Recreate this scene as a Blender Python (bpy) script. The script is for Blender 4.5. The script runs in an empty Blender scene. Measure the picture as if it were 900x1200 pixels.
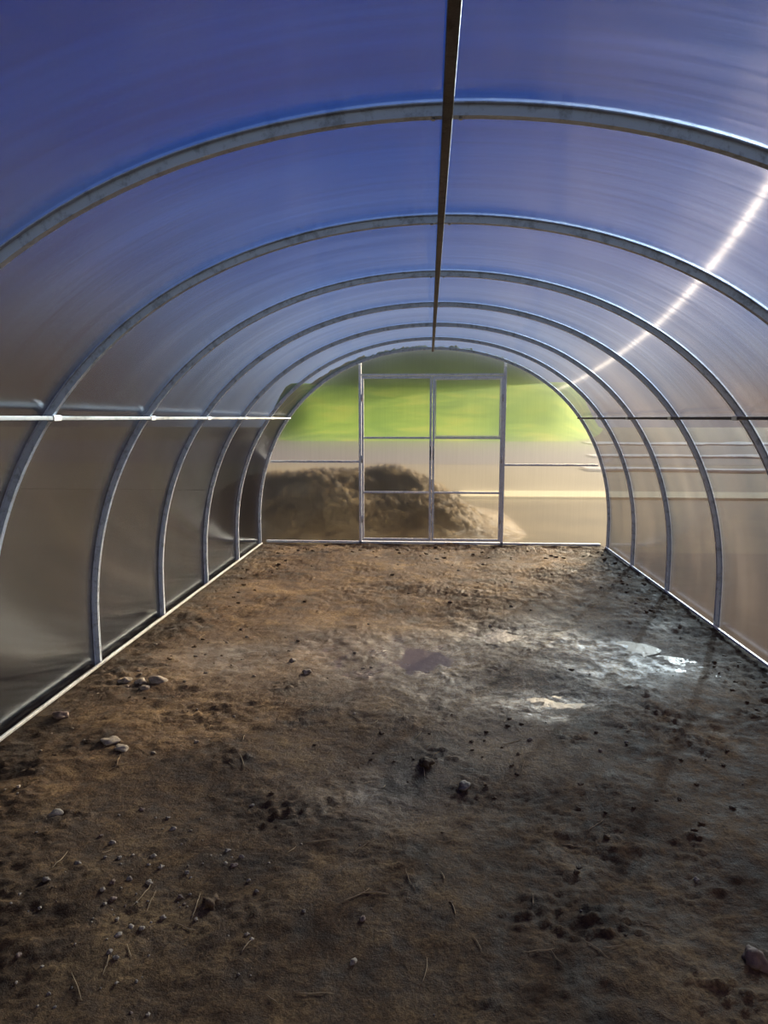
import bpy, bmesh, math, random
from mathutils import Vector, Matrix, noise
random.seed(7)
S = bpy.context.scene
COL = S.collection
S.view_settings.view_transform='Standard'
S.view_settings.look='None'

# ------------------------------------------------------------------ helpers
def link(o):
    COL.objects.link(o); return o
def obj(name, me, mat=None, parent=None, label=None, cat=None, group=None, kind=None, loc=None):
    o = bpy.data.objects.new(name, me)
    if me is not None and mat is not None and len(me.materials) == 0:
        me.materials.append(mat)
    if loc is not None: o.location = loc
    if parent is not None: o.parent = parent
    if label: o["label"] = label
    if cat: o["category"] = cat
    if group: o["group"] = group
    if kind: o["kind"] = kind
    return link(o)
def mesh(verts, faces, name="m", smooth=False):
    me = bpy.data.meshes.new(name)
    me.from_pydata([tuple(v) for v in verts], [], faces)
    me.update()
    if smooth:
        me.polygons.foreach_set("use_smooth", [True]*len(me.polygons))
    return me
def box_data(x0,x1,y0,y1,z0,z1,V,F):
    b=len(V)
    V += [(x0,y0,z0),(x1,y0,z0),(x1,y1,z0),(x0,y1,z0),(x0,y0,z1),(x1,y0,z1),(x1,y1,z1),(x0,y1,z1)]
    F += [(b,b+3,b+2,b+1),(b+4,b+5,b+6,b+7),(b,b+1,b+5,b+4),(b+1,b+2,b+6,b+5),(b+2,b+3,b+7,b+6),(b+3,b,b+4,b+7)]
def boxes(lst, bevel=0.0):
    V,F=[],[]
    for b in lst: box_data(*b,V,F)
    me=mesh(V,F)
    if bevel>0:
        bm=bmesh.new(); bm.from_mesh(me)
        bmesh.ops.bevel(bm, geom=bm.edges[:], offset=bevel, segments=2, affect='EDGES', profile=0.5)
        bm.to_mesh(me); bm.free()
    return me
def tube_data(pts, rad, V, F, n=6, taper=None):
    b=len(V)
    pts=[Vector(p) for p in pts]
    for i,p in enumerate(pts):
        d=(pts[min(i+1,len(pts)-1)]-pts[max(i-1,0)]).normalized()
        up=Vector((0,0,1)) if abs(d.z)<0.9 else Vector((1,0,0))
        a=d.cross(up).normalized(); c=d.cross(a).normalized()
        r=rad*(taper[i] if taper else 1)
        for k in range(n):
            t=2*math.pi*k/n
            V.append(tuple(p+a*math.cos(t)*r+c*math.sin(t)*r))
    for i in range(len(pts)-1):
        for k in range(n):
            k2=(k+1)%n
            F.append((b+i*n+k,b+i*n+k2,b+(i+1)*n+k2,b+(i+1)*n+k))
    F.append(tuple(b+k for k in reversed(range(n))))
    F.append(tuple(b+(len(pts)-1)*n+k for k in range(n)))

# ------------------------------------------------------------------ node helpers
class NT:
    def __init__(s, name, world=False):
        if world: s.m=bpy.data.worlds.new(name)
        else: s.m=bpy.data.materials.new(name)
        s.m.use_nodes=True
        s.t=s.m.node_tree; s.t.nodes.clear()
    def n(s, typ, **kw):
        nd=s.t.nodes.new(typ)
        for k,v in kw.items(): setattr(nd,k,v)
        return nd
    def l(s,a,b): s.t.links.new(a,b)
    def math(s,op,a,b=None,clamp=False):
        nd=s.t.nodes.new('ShaderNodeMath'); nd.operation=op; nd.use_clamp=clamp
        for i,v in enumerate((a,b)):
            if v is None: continue
            if isinstance(v,(int,float)): nd.inputs[i].default_value=v
            else: s.l(v,nd.inputs[i])
        return nd.outputs[0]
    def ramp(s,fac,stops,interp='LINEAR'):
        nd=s.t.nodes.new('ShaderNodeValToRGB'); cr=nd.color_ramp; cr.interpolation=interp
        while len(cr.elements)<len(stops): cr.elements.new(0.5)
        for e,(p,c) in zip(cr.elements,stops):
            e.position=p; e.color=(c[0],c[1],c[2],1) if not isinstance(c,(int,float)) else (c,c,c,1)
        s.l(fac,nd.inputs[0]); return nd.outputs[0]
    def remap(s,v,a,b,c,d):
        nd=s.t.nodes.new('ShaderNodeMapRange'); nd.interpolation_type='SMOOTHSTEP'
        s.l(v,nd.inputs[0])
        for i,q in enumerate((a,b,c,d)): nd.inputs[i+1].default_value=q
        return nd.outputs[0]
    def mixc(s,fac,a,b,blend='MIX'):
        nd=s.t.nodes.new('ShaderNodeMix'); nd.data_type='RGBA'; nd.blend_type=blend
        for i,v in ((0,fac),(6,a),(7,b)):
            if isinstance(v,(int,float)): nd.inputs[i].default_value=v
            elif isinstance(v,tuple): nd.inputs[i].default_value=(v[0],v[1],v[2],1)
            else: s.l(v,nd.inputs[i])
        return nd.outputs[2]
    def mixf(s,fac,a,b):
        nd=s.t.nodes.new('ShaderNodeMix'); nd.data_type='FLOAT'
        for i,v in ((0,fac),(2,a),(3,b)):
            if isinstance(v,(int,float)): nd.inputs[i].default_value=v
            else: s.l(v,nd.inputs[i])
        return nd.outputs[0]
    def mixs(s,fac,a,b):
        nd=s.t.nodes.new('ShaderNodeMixShader')
        if isinstance(fac,(int,float)): nd.inputs[0].default_value=fac
        else: s.l(fac,nd.inputs[0])
        s.l(a,nd.inputs[1]); s.l(b,nd.inputs[2]); return nd.outputs[0]
    def noise(s,scale,detail=6,rough=0.6,vec=None,dist=0.0,col=False):
        nd=s.t.nodes.new('ShaderNodeTexNoise')
        nd.inputs['Scale'].default_value=scale; nd.inputs['Detail'].default_value=detail
        nd.inputs['Roughness'].default_value=rough; nd.inputs['Distortion'].default_value=dist
        if vec is not None: s.l(vec,nd.inputs['Vector'])
        return nd.outputs['Color' if col else 'Fac']
    def pos(s, scale=(1,1,1)):
        g=s.t.nodes.new('ShaderNodeNewGeometry')
        mp=s.t.nodes.new('ShaderNodeMapping'); mp.inputs['Scale'].default_value=scale
        s.l(g.outputs['Position'],mp.inputs['Vector']); return mp.outputs[0]
    def out(s,sh,world=False):
        o=s.t.nodes.new('ShaderNodeOutputWorld' if world else 'ShaderNodeOutputMaterial')
        s.l(sh,o.inputs['Surface']); return s.m

SUN=Vector((0.411,0.858,0.307)).normalized()

# ------------------------------------------------------------------ materials
def poly_mat(name, tint, haze, streak, refr, gloss, axis_y=True, film=0.0, ior=1.04, rr=0.6, fk=1.0):
    m=NT(name)
    geo=m.n('ShaderNodeNewGeometry')
    cr=m.n('ShaderNodeVectorMath',operation='CROSS_PRODUCT')
    cr.inputs[0].default_value=(0,1,0) if axis_y else (1,0,0)
    m.l(geo.outputs['Normal'],cr.inputs[1])
    nz=m.noise(1.6,2,0.5,m.pos((1,0.6,1)),0,True)
    sb=m.n('ShaderNodeVectorMath',operation='SUBTRACT'); m.l(nz,sb.inputs[0]); sb.inputs[1].default_value=(.5,.5,.5)
    sc=m.n('ShaderNodeVectorMath',operation='SCALE'); m.l(sb.outputs[0],sc.inputs[0]); sc.inputs['Scale'].default_value=0.02
    ad=m.n('ShaderNodeVectorMath',operation='ADD'); m.l(cr.outputs[0],ad.inputs[0]); m.l(sc.outputs[0],ad.inputs[1])
    nm=m.n('ShaderNodeVectorMath',operation='NORMALIZE'); m.l(ad.outputs[0],nm.inputs[0])
    T=nm.outputs[0]
    vs=m.pos((0.8,30,0.8) if axis_y else (60,1,1.5))
    st=m.noise(1.0,6,0.7,vs)
    st2=m.noise(1.0,4,0.6,m.pos((0.35,4.5,0.35)))
    big=m.noise(1.1,3,0.5,m.pos())
    lo=0.74 if axis_y else 0.9
    col=m.mixc(m.ramp(st,[(0.3,0.0),(0.7,1.0)]),tuple(c*lo for c in tint),tint)
    if axis_y:
        col=m.mixc(m.ramp(st2,[(0.35,0.0),(0.65,1.0)]),m.mixc(1.0,col,(0.70,0.75,0.84),'MULTIPLY'),col)
    tr=m.n('ShaderNodeBsdfTransparent'); m.l(col,tr.inputs['Color'])
    cur=tr.outputs[0]
    if refr>0:
        rf=m.n('ShaderNodeBsdfRefraction'); rf.inputs['IOR'].default_value=ior; rf.inputs['Roughness'].default_value=rr
        m.l(col,rf.inputs['Color']); cur=m.mixs(refr,cur,rf.outputs[0])
    if haze>0:
        tl=m.n('ShaderNodeBsdfTranslucent'); tl.inputs['Color'].default_value=(0.65,0.75,0.82,1)
        cur=m.mixs(m.math('MULTIPLY',m.ramp(big,[(0.3,0.6),(0.7,1.4)]),haze),cur,tl.outputs[0])
    if film>0:
        # splashed mud and condensation film, thick near the ground, fading out above the side rail
        sep=m.n('ShaderNodeSeparateXYZ'); m.l(geo.outputs['Position'],sep.inputs[0])
        zz=m.math('ADD',sep.outputs['Z'],m.math('MULTIPLY',m.math('SUBTRACT',big,0.5),0.6))
        f=m.remap(zz,1.1,2.2,film,0.0)
        def k(c): return tuple(v*fk for v in c)
        fc=m.ramp(m.noise(1.0,3,0.5,m.pos((0.5,1.6,1.0))),[(0.30,k((0.058,0.038,0.026))),(0.52,k((0.128,0.088,0.061))),(0.72,k((0.225,0.165,0.12)))])
        t2=m.n('ShaderNodeBsdfTranslucent'); m.l(fc,t2.inputs['Color'])
        cur=m.mixs(f,cur,t2.outputs[0])
    if streak>0:
        h=m.n('ShaderNodeBsdfHair',component='Transmission')
        h.inputs['Color'].default_value=(1,0.92,0.82,1)
        h.inputs['RoughnessU'].default_value=0.0022
        h.inputs['RoughnessV'].default_value=0.45
        m.l(T,h.inputs['Tangent'])
        cur=m.mixs(m.math('MULTIPLY',m.ramp(st,[(0.34,0.35),(0.62,1.0)]),streak),cur,h.outputs[0])
    g=m.n('ShaderNodeBsdfAnisotropic')
    g.inputs['Color'].default_value=(0.82,0.89,0.98,1); g.inputs['Roughness'].default_value=0.15
    g.inputs['Anisotropy'].default_value=0.75
    m.l(T,g.inputs['Tangent'])
    fr=m.n('ShaderNodeLayerWeight'); fr.inputs['Blend'].default_value=0.2
    cur=m.mixs(m.math('ADD',m.math('MULTIPLY',fr.outputs['Fresnel'],0.34),gloss,clamp=True),cur,g.outputs[0])
    return m.out(cur)
TINT=(0.56,0.74,0.93)
M_shell=poly_mat("polycarbonate_vault",TINT,0.007,0.009,0.0,0.02,True,0.76)
M_left=poly_mat("polycarbonate_muddy_left",TINT,0.007,0.0,0.0,0.015,True,0.88,1.04,0.6,1.0)
M_right=poly_mat("polycarbonate_muddy_right",TINT,0.007,0.009,0.0,0.02,True,0.55,1.04,0.6,1.0)
M_gable=poly_mat("polycarbonate_gable",(0.98,0.97,0.91),0.006,0.0,0.6,0.01,False,0.0,1.06,0.6)

def metal(name, col, rough=0.42, spots=0.5, metallic=0.85):
    m=NT(name)
    p=m.n('ShaderNodeBsdfPrincipled')
    n1=m.noise(24,6,0.7,m.pos()); n2=m.noise(140,3,0.6,m.pos())
    dark=tuple(c*(1-spots) for c in col)
    f=m.ramp(n1,[(0.36,0.0),(0.50,1.0)])
    m.l(m.mixc(f,dark,col),p.inputs['Base Color'])
    m.l(m.ramp(n2,[(0.3,rough-0.1),(0.7,rough+0.15)]),p.inputs['Roughness'])
    p.inputs['Metallic'].default_value=metallic
    return m.out(p.outputs[0])
M_zinc=metal("galvanised_steel",(0.62,0.68,0.76),0.42,0.38,0.35)
M_frame=metal("bright_door_frame_zinc",(0.86,0.88,0.90),0.4,0.2,0.2)
M_alu=metal("bright_zinc",(0.62,0.61,0.57),0.5,0.3,0.2)
M_dark=metal("dark_steel_ridge_shade",(0.13,0.11,0.10),0.55,0.4,0.6)  # the ridge's backlit shade is put into this dark base colour
M_bolt=metal("bolt_zinc",(0.6,0.6,0.6),0.35,0.2)

def soil(name, wet=True, c_dark=(0.046,0.026,0.014), c_mid=(0.158,0.090,0.043), c_light=(0.37,0.230,0.104), bump=0.7):
    m=NT(name)
    p=m.n('ShaderNodeBsdfPrincipled')
    P=m.pos()
    a=m.noise(2.0,8,0.64,P,0.3); b=m.noise(9,8,0.7,P,0.2); c=m.noise(70,6,0.7,P); d=m.noise(260,3,0.6,P)
    f=m.math('ADD',m.math('MULTIPLY',a,0.62),m.math('MULTIPLY',b,0.38))
    base=m.ramp(f,[(0.39,c_dark),(0.50,c_mid),(0.63,c_light)])
    base=m.mixc(m.ramp(c,[(0.35,0.8),(0.6,0.0)]),base,c_dark)
    base=m.mixc(m.ramp(d,[(0.66,0.0),(0.78,0.4)]),base,(0.32,0.25,0.17))
    rough=m.ramp(b,[(0.35,0.6),(0.65,0.95)])
    p.inputs['Specular IOR Level'].default_value=0.13
    if wet:
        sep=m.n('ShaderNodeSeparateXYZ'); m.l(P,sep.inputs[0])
        base=m.mixc(m.remap(sep.outputs['Y'],1.4,4.0,0.45,0.0),base,m.mixc(1.0,base,(0.42,0.38,0.36),'MULTIPLY'))  # dimmer light at the near end painted into the soil colour
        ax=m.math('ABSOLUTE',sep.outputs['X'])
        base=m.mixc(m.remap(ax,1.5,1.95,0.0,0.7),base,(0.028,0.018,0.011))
        at=m.n('ShaderNodeAttribute',attribute_name='wet'); w=at.outputs['Fac']
        w2=m.math('MULTIPLY',w,m.ramp(m.noise(9,7,0.74,P,0.4),[(0.42,0.12),(0.58,1.0)]),clamp=True)
        base=m.mixc(m.math('MULTIPLY',w2,0.65),base,(0.15,0.105,0.072))
        rough=m.mixf(w2,rough,0.26)
        m.l(m.mixf(w2,0.13,0.30),p.inputs['Specular IOR Level'])
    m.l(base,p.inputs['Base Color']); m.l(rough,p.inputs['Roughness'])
    bm=m.n('ShaderNodeBump'); bm.inputs['Distance'].default_value=0.02
    if wet: m.l(m.mixf(w2,bump,bump*0.5),bm.inputs['Strength'])
    else: bm.inputs['Strength'].default_value=bump
    hh=m.math('ADD',m.math('MULTIPLY',b,0.8),m.math('ADD',m.math('MULTIPLY',c,0.50),m.math('MULTIPLY',d,0.14)))
    m.l(hh,bm.inputs['Height']); m.l(bm.outputs[0],p.inputs['Normal'])
    return m.out(p.outputs[0])
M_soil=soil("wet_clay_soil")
M_mound=soil("dug_soil_heap",False,(0.11,0.066,0.026),(0.28,0.178,0.068),(0.52,0.37,0.16),1.0)
M_clod=soil("soil_clod_earth",False,(0.05,0.030,0.017),(0.125,0.076,0.042),(0.22,0.138,0.075))

def plain(name,c1,c2,scale=8,rough=0.85,bump=0.3,trans=0.0,spec=0.05,c3=None):
    m=NT(name); p=m.n('ShaderNodeBsdfPrincipled'); P=m.pos()
    a=m.noise(scale,6,0.65,P)
    c=m.ramp(a,[(0.35,c1),(0.65,c2)] if c3 is None else [(0.35,c1),(0.52,c2),(0.62,c3)])
    m.l(c,p.inputs['Base Color']); p.inputs['Roughness'].default_value=rough
    p.inputs['Specular IOR Level'].default_value=spec
    if bump:
        b=m.n('ShaderNodeBump'); b.inputs['Strength'].default_value=bump; b.inputs['Distance'].default_value=0.01
        m.l(m.noise(scale*6,4,0.6,P),b.inputs['Height']); m.l(b.outputs[0],p.inputs['Normal'])
    cur=p.outputs[0]
    if trans:
        t=m.n('ShaderNodeBsdfTranslucent'); m.l(c,t.inputs['Color']); cur=m.mixs(trans,cur,t.outputs[0])
    return m.out(cur)
M_yard=plain("sandy_yard",(0.12,0.088,0.044),(0.22,0.162,0.080),0.9)
M_yard2=plain("pale_gravel_strip",(0.22,0.178,0.105),(0.30,0.245,0.145),0.9)
M_side=plain("dark_turned_earth",(0.04,0.027,0.016),(0.09,0.06,0.035),0.7)
M_road=plain("asphalt_road",(0.14,0.122,0.128),(0.185,0.163,0.17),2)
M_kerb=plain("pale_concrete_kerb",(0.82,0.68,0.38),(0.92,0.80,0.50),4)
M_white=plain("white_glint_strip",(0.88,0.86,0.82),(0.95,0.94,0.90),4)  # white of the strips added to imitate wall glints
M_grass=plain("sunlit_grass",(0.12,0.30,0.015),(0.34,0.56,0.03),0.30,0.9,0.0,0,0.05,(0.62,0.68,0.06))
M_trees=plain("olive_foliage",(0.20,0.24,0.12),(0.40,0.45,0.24),0.25,0.9,0.0,0.4)
M_pale=plain("pale_limestone",(0.22,0.17,0.12),(0.40,0.32,0.235),40,0.8,0.3,0,0.3)
M_grey=plain("grey_pebble_stone",(0.12,0.09,0.07),(0.27,0.215,0.165),50,0.7,0.3,0,0.3)
M_red=plain("reddish_pebble_stone",(0.12,0.075,0.052),(0.22,0.14,0.10),50,0.7,0.3,0,0.3)
M_straw=plain("dry_straw",(0.28,0.19,0.11),(0.46,0.33,0.19),60,0.7,0)
w=NT("puddle_water"); p=w.n('ShaderNodeBsdfPrincipled'); p.inputs['Base Color'].default_value=(0.22,0.16,0.115,1)
p.inputs['Roughness'].default_value=0.22; p.inputs['IOR'].default_value=1.33; p.inputs['Specular IOR Level'].default_value=0.3
b=w.n('ShaderNodeBump'); b.inputs['Strength'].default_value=0.4; b.inputs['Distance'].default_value=0.012
w.l(w.noise(16,5,0.65,w.pos()),b.inputs['Height']); w.l(b.outputs[0],p.inputs['Normal'])
M_water=w.out(p.outputs[0])

# ------------------------------------------------------------------ dimensions
R=2.0; ZC=0.26; ZR=1.47; EX=0.03
ARCH=[1.87,2.83,3.85,4.86,5.88,6.90,7.93]; YG=ARCH[-1]; YB=-1.07
def prof_pt(a, r=R):
    s=1+0.024*math.sin(2*a)**2
    return ((r+EX)*math.cos(a)*s, ZC+r*math.sin(a)*s)
def arch_path(r, n=72):
    pts=[(-(r+EX),0.0)]
    for i in range(n+1): pts.append(prof_pt(math.pi-math.pi*i/n,r))
    pts.append((r+EX,0.0)); return pts

# ------------------------------------------------------------------ floor (heightfield)
WET=[(-0.35,4.0,0.48,0.42,1.0),(-0.05,4.25,0.35,0.3,.9),(1.32,4.05,0.45,0.28,.9),(0.63,3.46,0.26,0.20,1.0),(-0.17,2.56,0.28,0.22,0.6),
     (0.55,4.65,0.5,0.26,.75),(1.10,4.42,0.42,0.20,.75),(-1.31,4.0,0.4,0.4,.7),(1.65,4.9,0.2,0.3,.5),(0.2,3.5,0.3,0.25,.5),(1.0,3.7,0.3,0.2,.4),
     (0.3,3.0,0.4,0.3,.3),(0.9,4.9,0.4,0.2,.35),(0.8,4.0,0.4,0.2,.35),(-0.8,4.4,0.35,0.3,.5)]
def wetness(x,y):
    s=0
    wx=x+0.18*noise.noise(Vector((x*3,y*3,5)))+0.07*noise.noise(Vector((x*9,y*9,5))); wy=y+0.18*noise.noise(Vector((x*3,y*3,9)))+0.07*noise.noise(Vector((x*9,y*9,9)))
    for (cx,cy,rx,ry,k) in WET:
        d=((wx-cx)/rx)**2+((wy-cy)/ry)**2
        if d<6: s+=k*math.exp(-d*0.9)
    return min(1.0,s)
def H(x,y):
    v=Vector((x,y,0))
    w=wetness(x,y)
    big=0.024*noise.noise(v*0.9)+0.018*noise.noise(v*2.3+Vector((3,1,0)))
    q=abs(x)-1.5; q2=y-7.2
    patch=0.34+1.0*max(0,min(1,0.25+1.6*noise.noise(v*1.3+Vector((9,4,2)))+max(0,q)*2.2+max(0,q2)*1.5))
    mid=(0.012*noise.noise(v*5)+0.009*noise.noise(v*14))*patch
    rid=1-abs(noise.noise(v*13+Vector((7,7,0))))*2
    fine=(0.006*noise.noise(v*31)+0.0065*noise.noise(v*60)+0.004*max(0,rid-0.55))*patch
    lum=max(0,noise.noise(v*4+Vector((20,0,0)))-0.08)*max(0,noise.noise(v*36))*0.05
    z=big+(mid+fine+lum)*(1-0.5*w)+0.006*w*noise.noise(v*12)-0.020*w
    edge=max(0,abs(x)-1.85)/0.2
    return z*(1-0.5*min(1,edge))
xs=[-2.02+4.04*i/320 for i in range(321)]
ys=[]; y=YB+0.01
while y<YG-0.02:
    ys.append(y); y+= 0.08 if y<1.2 else (0.0100+max(0,(y-2.2))*0.0045)
ys.append(YG-0.02)
V=[];wt=[]
for yy in ys:
    for xx in xs:
        V.append((xx,yy,H(xx,yy))); wt.append(wetness(xx,yy))
nx=len(xs)
F=[(j*nx+i,j*nx+i+1,(j+1)*nx+i+1,(j+1)*nx+i) for j in range(len(ys)-1) for i in range(nx-1)]
me=mesh(V,F,"floor",True)
at=me.attributes.new("wet",'FLOAT','POINT'); at.data.foreach_set("value",wt)
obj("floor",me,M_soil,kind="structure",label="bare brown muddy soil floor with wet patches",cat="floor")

# puddles
for (cx,cy,rx,ry,dz) in [(-0.33,4.02,0.44,0.36,-.0035),(1.32,4.05,0.42,0.28,-.006),(0.63,3.46,0.24,0.17,-.001),(0.62,4.6,0.45,0.22,-.004),(1.12,4.4,0.35,0.2,-.005)]:
    z=sum(H(cx+dx*rx*0.35,cy+dy*ry*0.35) for dx in(-1,0,1) for dy in (-1,0,1))/9+dz
    n=48; V=[(0,0,0)]
    for k in range(n):
        a=2*math.pi*k/n; rr=1+0.25*noise.noise(Vector((math.cos(a)*1.5+cx,math.sin(a)*1.5+cy,3)))
        V.append((rx*rr*math.cos(a),ry*rr*math.sin(a),0))
    obj("puddle",mesh(V,[(0,k+1,(k+1)%n+1) for k in range(n)]),M_water,loc=(cx,cy,z),
        label="shallow muddy puddle on the soil floor",cat="puddle",group="puddles on the soil")

# ------------------------------------------------------------------ shell
def shell_part(a0,a1,legs,n):
    pts=[]
    if legs=='L': pts.append((-(R+EX),0.0))
    for i in range(n+1): pts.append(prof_pt(a0+(a1-a0)*i/n))
    if legs=='R': pts.append((R+EX,0.0))
    V=[];F=[]
    yl=[YB+(YG-YB)*j/9 for j in range(10)]
    for yy in yl:
        for (x,z) in pts: V.append((x,yy,z))
    m=len(pts)
    for j in range(len(yl)-1):
        for i in range(m-1):
            F.append((j*m+i,j*m+i+1,(j+1)*m+i+1,(j+1)*m+i))
    return mesh(V,F,smooth=True)
ar=math.asin((ZR-ZC)/R)
obj("wall_left",shell_part(math.pi,math.pi-ar,'L',24),M_left,kind="structure",label="curved translucent twin-wall polycarbonate side wall",cat="wall")
obj("ceiling",shell_part(math.pi-ar,ar,'',64),M_shell,kind="structure",label="arched translucent polycarbonate roof showing blue sky",cat="ceiling")
obj("wall_right",shell_part(ar,0,'R',24),M_right,kind="structure",label="curved translucent polycarbonate side wall with sun streaks",cat="wall")

# ------------------------------------------------------------------ arches
PROF=[(-.026,0),(-.026,.003),(-.014,.003),(-.0115,.028),(.0115,.028),(.014,.003),(.026,.003),(.026,0)]
def arch_mesh():
    V=[];F=[]
    paths=[arch_path(R-0.003-v) for (u,v) in PROF]
    L=len(paths[0]); n=len(PROF)
    for i in range(L):
        for k,(u,v) in enumerate(PROF):
            x,z=paths[k][i]; V.append((x,u,z))
    for i in range(L-1):
        for k in range(n):
            k2=(k+1)%n
            F.append((i*n+k,(i+1)*n+k,(i+1)*n+k2,i*n+k2))
    F.append(tuple(range(n))); F.append(tuple((L-1)*n+k for k in reversed(range(n))))
    return mesh(V,F)
AM=arch_mesh()
def bolt_mesh(r=0.006,h=0.006,n=6):
    bm=bmesh.new(); bmesh.ops.create_cone(bm,cap_ends=True,segments=n,radius1=r,radius2=r*0.85,depth=h)
    me=bpy.data.meshes.new("bolt"); bm.to_mesh(me); bm.free(); me.materials.append(M_bolt); return me
BM=bolt_mesh()
for i,yy in enumerate(ARCH):
    a=obj("arch_rib",AM,M_zinc,loc=(0,yy if i<6 else yy-0.075,0),label="galvanised steel hat-profile arch rib carrying the polycarbonate",cat="arch",group="arch ribs of the greenhouse")
    if i<4:
        for sx in (-1,1):
            bo=obj("bolt",BM,parent=a); bo.location=(sx*0.035,0,ZC+R-0.034)

zt=ZC+R-0.032
obj("ridge_beam",boxes([(-0.013,0.013,YB+0.02,YG-0.12,zt-0.026,zt)],0.003),M_dark,label="steel ridge beam with backlit shade put in its colour, running under the arch crowns",cat="beam")
def xat(z,r):
    for i in range(2000):
        a=math.pi/2*i/2000; x,zz=prof_pt(a,r)
        if zz>=z: return x
def rail(sx,mat,lab):
    rx=xat(ZR,R-0.032)-0.013
    e=obj("side_rail",boxes([(sx*rx-0.009,sx*rx+0.009,YB+0.02,YG-0.12,ZR-0.009,ZR+0.009)],0.003),mat,label=lab,cat="rail",group="lengthwise side rails")
    for yy in ARCH[:-1]:
        x0,x1=(sx*rx-0.012,sx*rx+0.02) if sx>0 else (sx*rx-0.02,sx*rx+0.012)
        obj("clamp",boxes([(x0,x1,yy-0.03,yy+0.03,ZR-0.012,ZR+0.012)],0.002),M_bolt,parent=e)
rail(-1,M_alu,"pale galvanised tube rail along the curved side wall")
rail(1,M_dark,"dark steel tube rail along the curved side wall")
for sx,nm in ((-1,"baseboard_left"),(1,"baseboard_right")):
    xa,xb=sorted((sx*1.972,sx*1.988))
    obj(nm,boxes([(xa,xb,YB+0.02,YG-0.12,0.010,0.026)],0.003),M_frame if sx>0 else M_alu,kind="structure",label="galvanised steel base rail lying on the soil",cat="baseboard")

# ------------------------------------------------------------------ gable
DX0,DX1=-0.81,0.80; DM=0.0; DZ=1.93
PATH=arch_path(R,160)
def zarch(x):
    for (x0,z0),(x1,z1) in zip(PATH,PATH[1:]):
        if x0<=x<=x1 and x1>x0: return z0+(z1-z0)*(x-x0)/(x1-x0)
    return 0.26
def gable_sheet(x0,x1,zb,yy,n=30):
    V=[];F=[]
    for i in range(n+1):
        x=x0+(x1-x0)*i/n; V.append((x,yy,zb)); V.append((x,yy,max(zb+.01,zarch(x))))
    for i in range(n): F.append((2*i,2*i+2,2*i+3,2*i+1))
    return V,F
V,F=[],[]
XE=R+EX
for (a,b_,zb) in ((-XE,DX0,0.0),(DX0,DX1,DZ+0.03),(DX1,XE,0.0)):
    v,f=gable_sheet(a,b_,zb,YG+0.02); o=len(V); V+=v; F+=[tuple(q+o for q in ff) for ff in f]
wb=obj("wall_back",mesh(V,F),M_gable,kind="structure",label="clear polycarbonate end wall around the double door",cat="wall")
t=0.015
for x in (DX0-0.018,DX1+0.018):
    obj("post",boxes([(x-t,x+t,YG-0.03,YG+0.012,0.0,zarch(x)-0.01)],0.002),M_frame,parent=wb)
def bar(name,x0,x1,z,mat=M_frame,h=0.011,par=wb):
    return obj(name,boxes([(x0,x1,YG-0.03,YG+0.012,z-h,z+h)],0.002),mat,parent=par)
bar("crossbar",DX0-0.005,DX1+0.005,DZ+0.03)
bar("crossbar",-R+0.12,DX0-0.033,0.97); bar("crossbar",DX1+0.033,R-0.12,0.94)
bar("sill",-R+0.05,R-0.05,0.022,M_frame,0.013)
def door(name,x0,x1,lab,handle_left):
    e=bpy.data.objects.new(name,None); link(e); e.location=((x0+x1)/2,YG-0.01,0.05)
    e["kind"]="structure"; e["label"]=lab; e["category"]="door"
    def part(nm,me,mat):
        o=obj(nm,me,mat,parent=e); o.matrix_parent_inverse=Matrix.Translation(-Vector(e.location)); return o
    y0,y1=YG-0.034,YG-0.008; s=0.025; z0,z1=0.05,DZ+0.01
    part("frame",boxes([(x0,x0+s,y0,y1,z0,z1),(x1-s,x1,y0,y1,z0,z1),(x0+s,x1-s,y0,y1,z0,z0+s),(x0+s,x1-s,y0,y1,z1-s,z1)],0.002),M_frame)
    part("rail",boxes([(x0+s,x1-s,y0,y1,1.235,1.258)],0.002),M_frame)
    part("rail",boxes([(x0+s,x1-s,y0,y1,0.605,0.627)],0.002),M_frame)
    V=[(x0+.01,YG-.006,z0+.01),(x1-.01,YG-.006,z0+.01),(x1-.01,YG-.006,z1-.01),(x0+.01,YG-.006,z1-.01)]
    part("panel",mesh(V,[(0,1,2,3)]),M_gable)
    hx=x0+0.012 if handle_left else x1-0.012
    V,F=[],[]
    tube_data([(hx,y0,1.0),(hx,y0-.03,1.01),(hx,y0-.035,1.05),(hx,y0-.035,1.10),(hx,y0-.03,1.14),(hx,y0,1.15)],0.005,V,F,8)
    part("handle",mesh(V,F,smooth=True),M_dark)
    hx2=x1-0.005 if handle_left else x0+0.005
    for zz in (0.3,1.0,1.7):
        V,F=[],[]; tube_data([(hx2,y0-.006,zz-.04),(hx2,y0-.006,zz+.04)],0.007,V,F,8)
        part("hinge",mesh(V,F,smooth=True),M_bolt)
    if handle_left:
        a,b2,c,d=x0+s+.004,x1-s-.004,1.262,z1-s-.004; q=.010
        part("vent_sash",boxes([(a,a+q,y0-.004,y1,c,d),(b2-q,b2,y0-.004,y1,c,d),(a+q,b2-q,y0-.004,y1,c,c+q),(a+q,b2-q,y0-.004,y1,d-q,d)],0.001),M_frame)
door("door_1",DX0,DM-0.004,"galvanised framed polycarbonate door leaf, closed",False)
door("door_2",DM+0.004,DX1,"galvanised framed polycarbonate door leaf with vent sash",True)
V,F=gable_sheet(-XE,XE,0.0,YB)
obj("wall_front",mesh(V,F),M_gable,kind="structure",label="translucent polycarbonate end wall",cat="wall")

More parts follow.
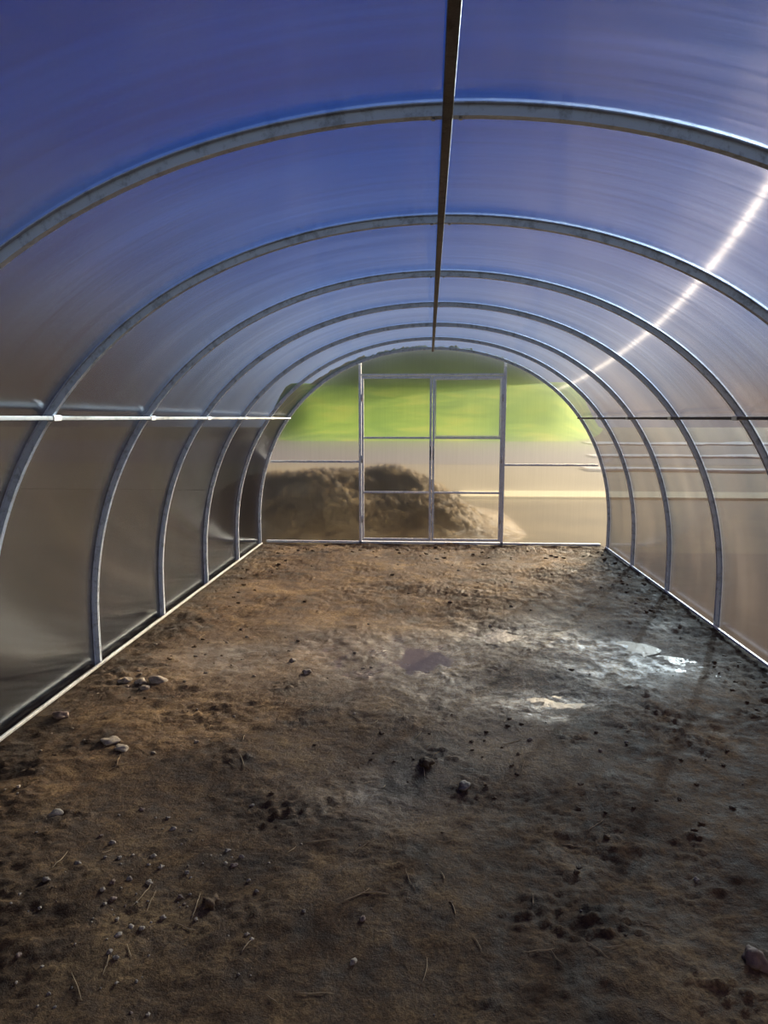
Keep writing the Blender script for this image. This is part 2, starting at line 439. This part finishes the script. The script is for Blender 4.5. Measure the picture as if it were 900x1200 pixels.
# ------------------------------------------------------------------ outdoors
def slab(name,x0,x1,y0,y1,z,mat,lab,cat,h=0.3):
    V,F=[],[]; box_data(x0,x1,y0,y1,z-h,z,V,F)
    return obj(name,mesh(V,F),mat,label=lab,cat=cat,kind="structure")
slab("yard_ground",-200,200,YG+0.03,120,-0.07,M_yard,"sandy bare yard outside the greenhouse","ground")
slab("garden_ground",-200,200,-120,YG+0.03,-0.07,M_side,"dark turned earth beside the greenhouse","ground")
slab("gravel_strip",-200,200,14.4,23,-0.055,M_yard2,"pale gravel strip along the road","ground",0.1)
slab("road",-200,200,23,46,-0.05,M_road,"grey asphalt road beyond the yard","road",0.1)
V,F=[],[]; box_data(0.6,120,13.3,14.4,-0.1,-0.03,V,F)
obj("kerb_strip",mesh(V,F),M_kerb,label="pale concrete strip across the yard",cat="kerb")
for (nm,ya,amp,wd_,lab) in (("glint_strip",40.0,3.0,4.6,"white strip imitating wall glints, along the far road side"),("glint_strip",27.0,1.8,2.2,"white strip imitating wall glints, along the road"),("glint_strip",19.5,1.0,1.0,"white strip imitating wall glints, beside the gravel strip")):
    V=[];F=[];n=90  # strips added outside to imitate the wavy glints on the right wall
    for i in range(n+1):
        x=ya*0.235+43*i/n; yy=ya+amp*noise.noise(Vector((x*0.25,ya,0)))+amp*0.4*noise.noise(Vector((x*0.9,ya,0)))
        ww=wd_*(0.7+0.6*noise.noise(Vector((x*0.5,ya,4))))
        V+= [(x,yy,-0.04),(x,yy+ww,-0.04),(x,yy,0.02),(x,yy+ww,0.02)]
    for i in range(n):
        a=4*i; F+=[(a+2,a+6,a+7,a+3),(a,a+4,a+6,a+2),(a+1,a+3,a+7,a+5)]
    obj(nm,mesh(V,F),M_white,label=lab,cat="road line")
V=[];F=[];nx2=60
rows=[(44,-0.3),(46,0.0),(52,0.5),(60,1.9),(70,4.0),(80,5.3),(100,6.5)]
for (yy,zz) in rows:
    for i in range(nx2+1):
        hw=0.25*yy; x=-hw+2*hw*i/nx2; e=min(1,(hw-abs(x))/5); e=e*e*(3-2*e)
        V.append((x,yy,zz*e+(0.25*noise.noise(Vector((x*.05,yy*.05,0))) if zz>0.2 else 0)*e-0.2*(1-e)))
for j in range(len(rows)-1):
    for i in range(nx2): 
        a=j*(nx2+1)+i; F.append((a,a+1,a+nx2+2,a+nx2+1))
obj("grass_bank",mesh(V,F,smooth=True),M_grass,label="sunlit green grassy bank beyond the road",cat="grass",kind="structure")
def hedge(x0,y0,x1,y1,h,d,mat,lab,base=-0.1,seed=0,name="hedge",amp=1.0,cat="hedge"):
    V=[];F=[];n=160;m=12
    L=Vector((x1-x0,y1-y0,0)); nn=Vector((-L.y,L.x,0)).normalized()
    for i in range(n+1):
        c=Vector((x0,y0,0))+L*(i/n)
        e=math.sin(math.pi*i/n)**0.6 if 0<i<n else 0.01
        hh=h*e*(1+amp*0.08*noise.noise(Vector((i*0.13,seed,0)))+amp*0.04*noise.noise(Vector((i*0.6,seed,2))))
        for k in range(m+1):
            a=math.pi*k/m
            r=1+amp*0.06*noise.noise(Vector((i*0.5,k*0.7,seed+5)))
            q=c+nn*(math.cos(a)*d*r); V.append((q.x,q.y,base+math.sin(a)**0.6*hh*r if math.sin(a)>1e-4 else base-1))
    for i in range(n):
        for k in range(m):
            a=i*(m+1)+k; F.append((a,a+1,a+m+2,a+m+1))
    return obj(name,mesh(V,F,smooth=True),mat,label=lab,cat=cat)
hedge(-15,86,15,86,5.6,4,M_trees,"olive green tree belt on top of the grassy bank",4.6,3,"tree_belt")
# soil mound
V=[];F=[];n1,n2=300,160
X0,X1,Y0,Y1=-4.4,1.5,YG+0.2,13.2
def mh(x,y):
    def g(cx,cy,sx,sy,h): return h*math.exp(-(((x-cx)/sx)**2+((y-cy)/sy)**2))
    z=g(-0.55,10.6,0.95,1.0,0.74)+g(-1.7,9.9,0.85,0.9,0.58)+g(-2.7,10.6,0.9,1.0,0.58)+g(0.15,9.7,0.65,0.7,0.28)+g(-1.1,9.1,1.5,0.5,0.20)
    v=Vector((x,y,0))
    z+=min(1,z*3)*(0.05*noise.noise(v*1.7)+0.04*noise.noise(v*4)+0.03*noise.noise(v*8)+0.03*noise.noise(v*17)+0.045*noise.noise(v*30)+0.025*noise.noise(v*55))
    ed=min((x-X0)/0.6,(X1-x)/0.4,(y-Y0)/0.3,(Y1-y)/0.4,1)
    return z*max(0,ed)-0.085*(1 if ed>0 else 1)
for j in range(n2+1):
    for i in range(n1+1):
        x=X0+(X1-X0)*i/n1; y=Y0+(Y1-Y0)*j/n2; V.append((x,y,mh(x,y)))
for j in range(n2):
    for i in range(n1):
        a=j*(n1+1)+i; F.append((a,a+1,a+n1+2,a+n1+1))
obj("soil_mound",mesh(V,F,smooth=True),M_mound,label="heap of dug brown soil just outside the door",cat="soil heap")

# ------------------------------------------------------------------ stones, clods, straws
def rock_mesh(seed,mat,rough=0.6,sub=3,flat=0.6):
    bm=bmesh.new(); bmesh.ops.create_icosphere(bm,subdivisions=sub,radius=0.5)
    for v in bm.verts:
        p=v.co.copy(); d=1+rough*noise.noise(p*2.2+Vector((seed*3.1,0,0)))+rough*0.4*noise.noise(p*6+Vector((0,seed,0)))
        v.co=Vector((p.x*d,p.y*d*0.8,p.z*d*flat))
    me=bpy.data.meshes.new("rock"); bm.to_mesh(me); bm.free(); me.materials.append(mat)
    me.polygons.foreach_set("use_smooth",[True]*len(me.polygons)); return me
pal=[rock_mesh(i,M_pale) for i in range(4)]; gry=[rock_mesh(i+10,M_grey) for i in range(5)]; red=[rock_mesh(i+20,M_red) for i in range(3)]
cld=[rock_mesh(i+30,M_clod,1.0,3,0.5) for i in range(5)]
placed=[]
def put(name,me,x,y,s,lab,cat,grp=None,flat=1.0,force=False):
    if not force:
        for (a,b_,c) in placed:
            if math.hypot(a-x,b_-y)<(c+s)*0.75: return None
    placed.append((x,y,s))
    o=obj(name,me,loc=(x,y,H(x,y)+s*0.10*flat),label=lab,cat=cat,group=grp)
    o.scale=(s,s,s*flat); o.rotation_euler=(random.uniform(-.2,.2),random.uniform(-.2,.2),random.uniform(0,6.28)); return o
for (x,y,s) in [(-1.725,3.57,0.065),(-1.635,3.56,0.07),(-1.54,3.58,0.09),(-1.575,3.48,0.05)]:
    put("stone",pal[int(s*1000)%4],x,y,s,"pale rounded stone in a small cluster by the base rail","stone","pale stones by the base rail",1,True)
for (x,y,s) in [(-1.47,2.87,0.085),(-1.39,2.80,0.065)]:
    put("stone",pal[1],x,y,s,"flat pale stone on the soil","stone","flat pale stones",0.6,True)
put("stone",red[0],-1.84,3.09,0.075,"reddish angular stone beside the base rail","stone")
put("stone",gry[0],0.116,2.59,0.058,"rounded grey stone on the muddy soil","stone")
put("stone",red[1],0.86,1.746,0.070,"dark brown oval stone half sunk in soil","stone")
put("stone",pal[3],-0.735,3.8,0.055,"small pale stone on damp soil","stone")
put("stone",pal[2],-1.42,2.30,0.045,"small pale stone on the soil","stone")
put("stone",gry[2],-0.86,3.98,0.045,"small grey stone on damp soil","stone")
put("soil_clod",cld[0],-0.035,2.76,0.06,"dark crumbly lump of soil","soil clod")
put("soil_clod",cld[1],-0.69,1.87,0.055,"dark crumbly lump of soil","soil clod")
for i in range(270):
    r=random.random()
    if r<0.45: x=random.gauss(-0.92,0.26); y=random.gauss(1.87,0.26)
    elif r<0.68: x=random.gauss(-1.3,0.35); y=random.uniform(2.0,4.5)
    else: x=random.uniform(-1.75,1.8); y=random.uniform(1.5,7.3)
    x=max(-1.82,min(1.82,x)); y=max(1.35,y)
    s=random.choice([0.006,0.008,0.010,0.013,0.018,0.022])*(1+max(0,y-3)*0.15)
    k=random.random(); me=random.choice(pal if k<0.45 else (gry if k<0.82 else red))
    put("pebble",me,x,y,s,"small pebble scattered on the bare soil","pebble","pebbles scattered on the soil")
for i in range(170):
    if i<35: x=random.gauss(0.05,0.35); y=random.gauss(2.75,0.3)
    elif i<50: x=random.gauss(0.95,0.25); y=random.gauss(2.7,0.3)
    elif i<90: x=random.uniform(1.62,1.90); y=random.uniform(2.8,7.6)
    elif i<125: x=random.uniform(-1.7,1.8); y=random.uniform(7.2,7.75)
    else: x=-random.uniform(1.5,1.85) if random.random()<.6 else random.uniform(-1.7,1.7); y=random.uniform(1.5,7.6)
    x=max(-1.9,min(1.9,x))
    put("soil_clod",random.choice(cld),x,y,random.uniform(0.009,0.024)*(1+max(0,y-3)*0.25),"dark crumbly clod of damp soil","soil clod","soil clods on the floor",0.8)
for i in range(66):
    if i<50: x=random.uniform(-1.5,0.7); y=random.uniform(1.5,3.4)
    else: x=random.uniform(-1.6,1.6); y=random.uniform(1.5,5)
    L=random.uniform(0.03,0.12); a=random.uniform(0,math.pi); cu=random.uniform(-.25,.25)
    pts=[]
    for k in range(7):
        t_=k/6-0.5; px=t_*L*math.cos(a)-cu*L*(t_*t_)*math.sin(a); py=t_*L*math.sin(a)+cu*L*(t_*t_)*math.cos(a)
        pts.append((px,py,H(x+px,y+py)-H(x,y)+0.003))
    V,F=[],[]; tube_data(pts,random.uniform(0.0010,0.0018),V,F,5,[.6,.9,1,1,1,.8,.4])
    obj("dry_stem",mesh(V,F,smooth=True),M_straw,loc=(x,y,H(x,y)),label="thin dry plant stem lying on the soil",cat="straw",group="dry stems on the soil")

# ------------------------------------------------------------------ world + sun
wd=NT("world",True); S.world=wd.m
tc=wd.n('ShaderNodeTexCoord'); sp=wd.n('ShaderNodeSeparateXYZ'); wd.l(tc.outputs['Generated'],sp.inputs[0])
sky=wd.ramp(sp.outputs['Z'],[(0.0,(0.92,0.86,0.88)),(0.09,(0.64,0.65,0.82)),(0.20,(0.20,0.28,0.60)),(0.34,(0.020,0.105,0.44)),(0.5,(0.001,0.056,0.32)),(1.0,(0.001,0.035,0.24))])
low=wd.remap(sp.outputs['Z'],0.02,0.34,1.0,0.0)
side=wd.remap(sp.outputs['X'],-0.10,-0.55,0.0,0.95)
sky=wd.mixc(wd.math('MULTIPLY',low,side),sky,(0.055,0.038,0.028))
sky=wd.mixc(wd.remap(sp.outputs['X'],-0.10,-0.65,0.0,0.75),sky,wd.mixc(1.0,sky,(0.40,0.42,0.48),'MULTIPLY'))
low2=wd.remap(sp.outputs['Z'],0.0,0.13,1.0,0.0)
side2=wd.remap(sp.outputs['X'],0.15,0.6,0.0,0.8)
sky=wd.mixc(wd.math('MULTIPLY',low2,side2),sky,(0.14,0.11,0.11))
back_fill=wd.math('MULTIPLY',wd.remap(sp.outputs['Y'],-0.2,-0.8,0.0,1.0),wd.remap(sp.outputs['Z'],0.7,0.1,0.0,1.0))  # unseen pale sky behind the camera, added as fill for the rib fronts
sky=wd.mixc(back_fill,sky,(0.86,0.82,0.78))
dt=wd.n('ShaderNodeVectorMath',operation='DOT_PRODUCT'); wd.l(tc.outputs['Generated'],dt.inputs[0]); dt.inputs[1].default_value=SUN
dd=wd.math('MAXIMUM',dt.outputs['Value'],0.0)
glow=wd.math('ADD',wd.math('MULTIPLY',wd.math('POWER',dd,8),0.03),wd.math('MULTIPLY',wd.math('POWER',dd,90),0.15))
gc=wd.n('ShaderNodeVectorMath',operation='SCALE'); gc.inputs[0].default_value=(0.95,0.97,1.0); wd.l(glow,gc.inputs['Scale'])
ad=wd.n('ShaderNodeVectorMath',operation='ADD'); wd.l(sky,ad.inputs[0]); wd.l(gc.outputs[0],ad.inputs[1])
bg=wd.n('ShaderNodeBackground'); wd.l(ad.outputs[0],bg.inputs['Color']); bg.inputs['Strength'].default_value=1.0
wd.out(bg.outputs[0],True)
def sun(name,e,ang,col):
    ld=bpy.data.lights.new(name,'SUN'); ld.energy=e; ld.angle=ang; ld.color=col
    so=bpy.data.objects.new(name,ld); link(so); so.location=SUN*30; so.rotation_euler=(-SUN).to_track_quat('-Z','Y').to_euler()
sun("sun",4.5,0.009,(1.0,0.92,0.80))
sun("sun_aureole",3.2,0.18,(1.0,0.86,0.65))
sun("sun_haze",6.5,0.60,(1.0,0.84,0.61))

# ------------------------------------------------------------------ camera
cd=bpy.data.cameras.new("camera"); cam=bpy.data.objects.new("camera",cd); link(cam)
cam.location=(-0.04,0,1.47); cam.rotation_euler=(math.radians(90-7.8),0,math.radians(3.7))
cd.sensor_fit='HORIZONTAL'; cd.sensor_width=36; cd.lens=802/900*36; cd.clip_start=0.02; cd.clip_end=500
S.camera=cam
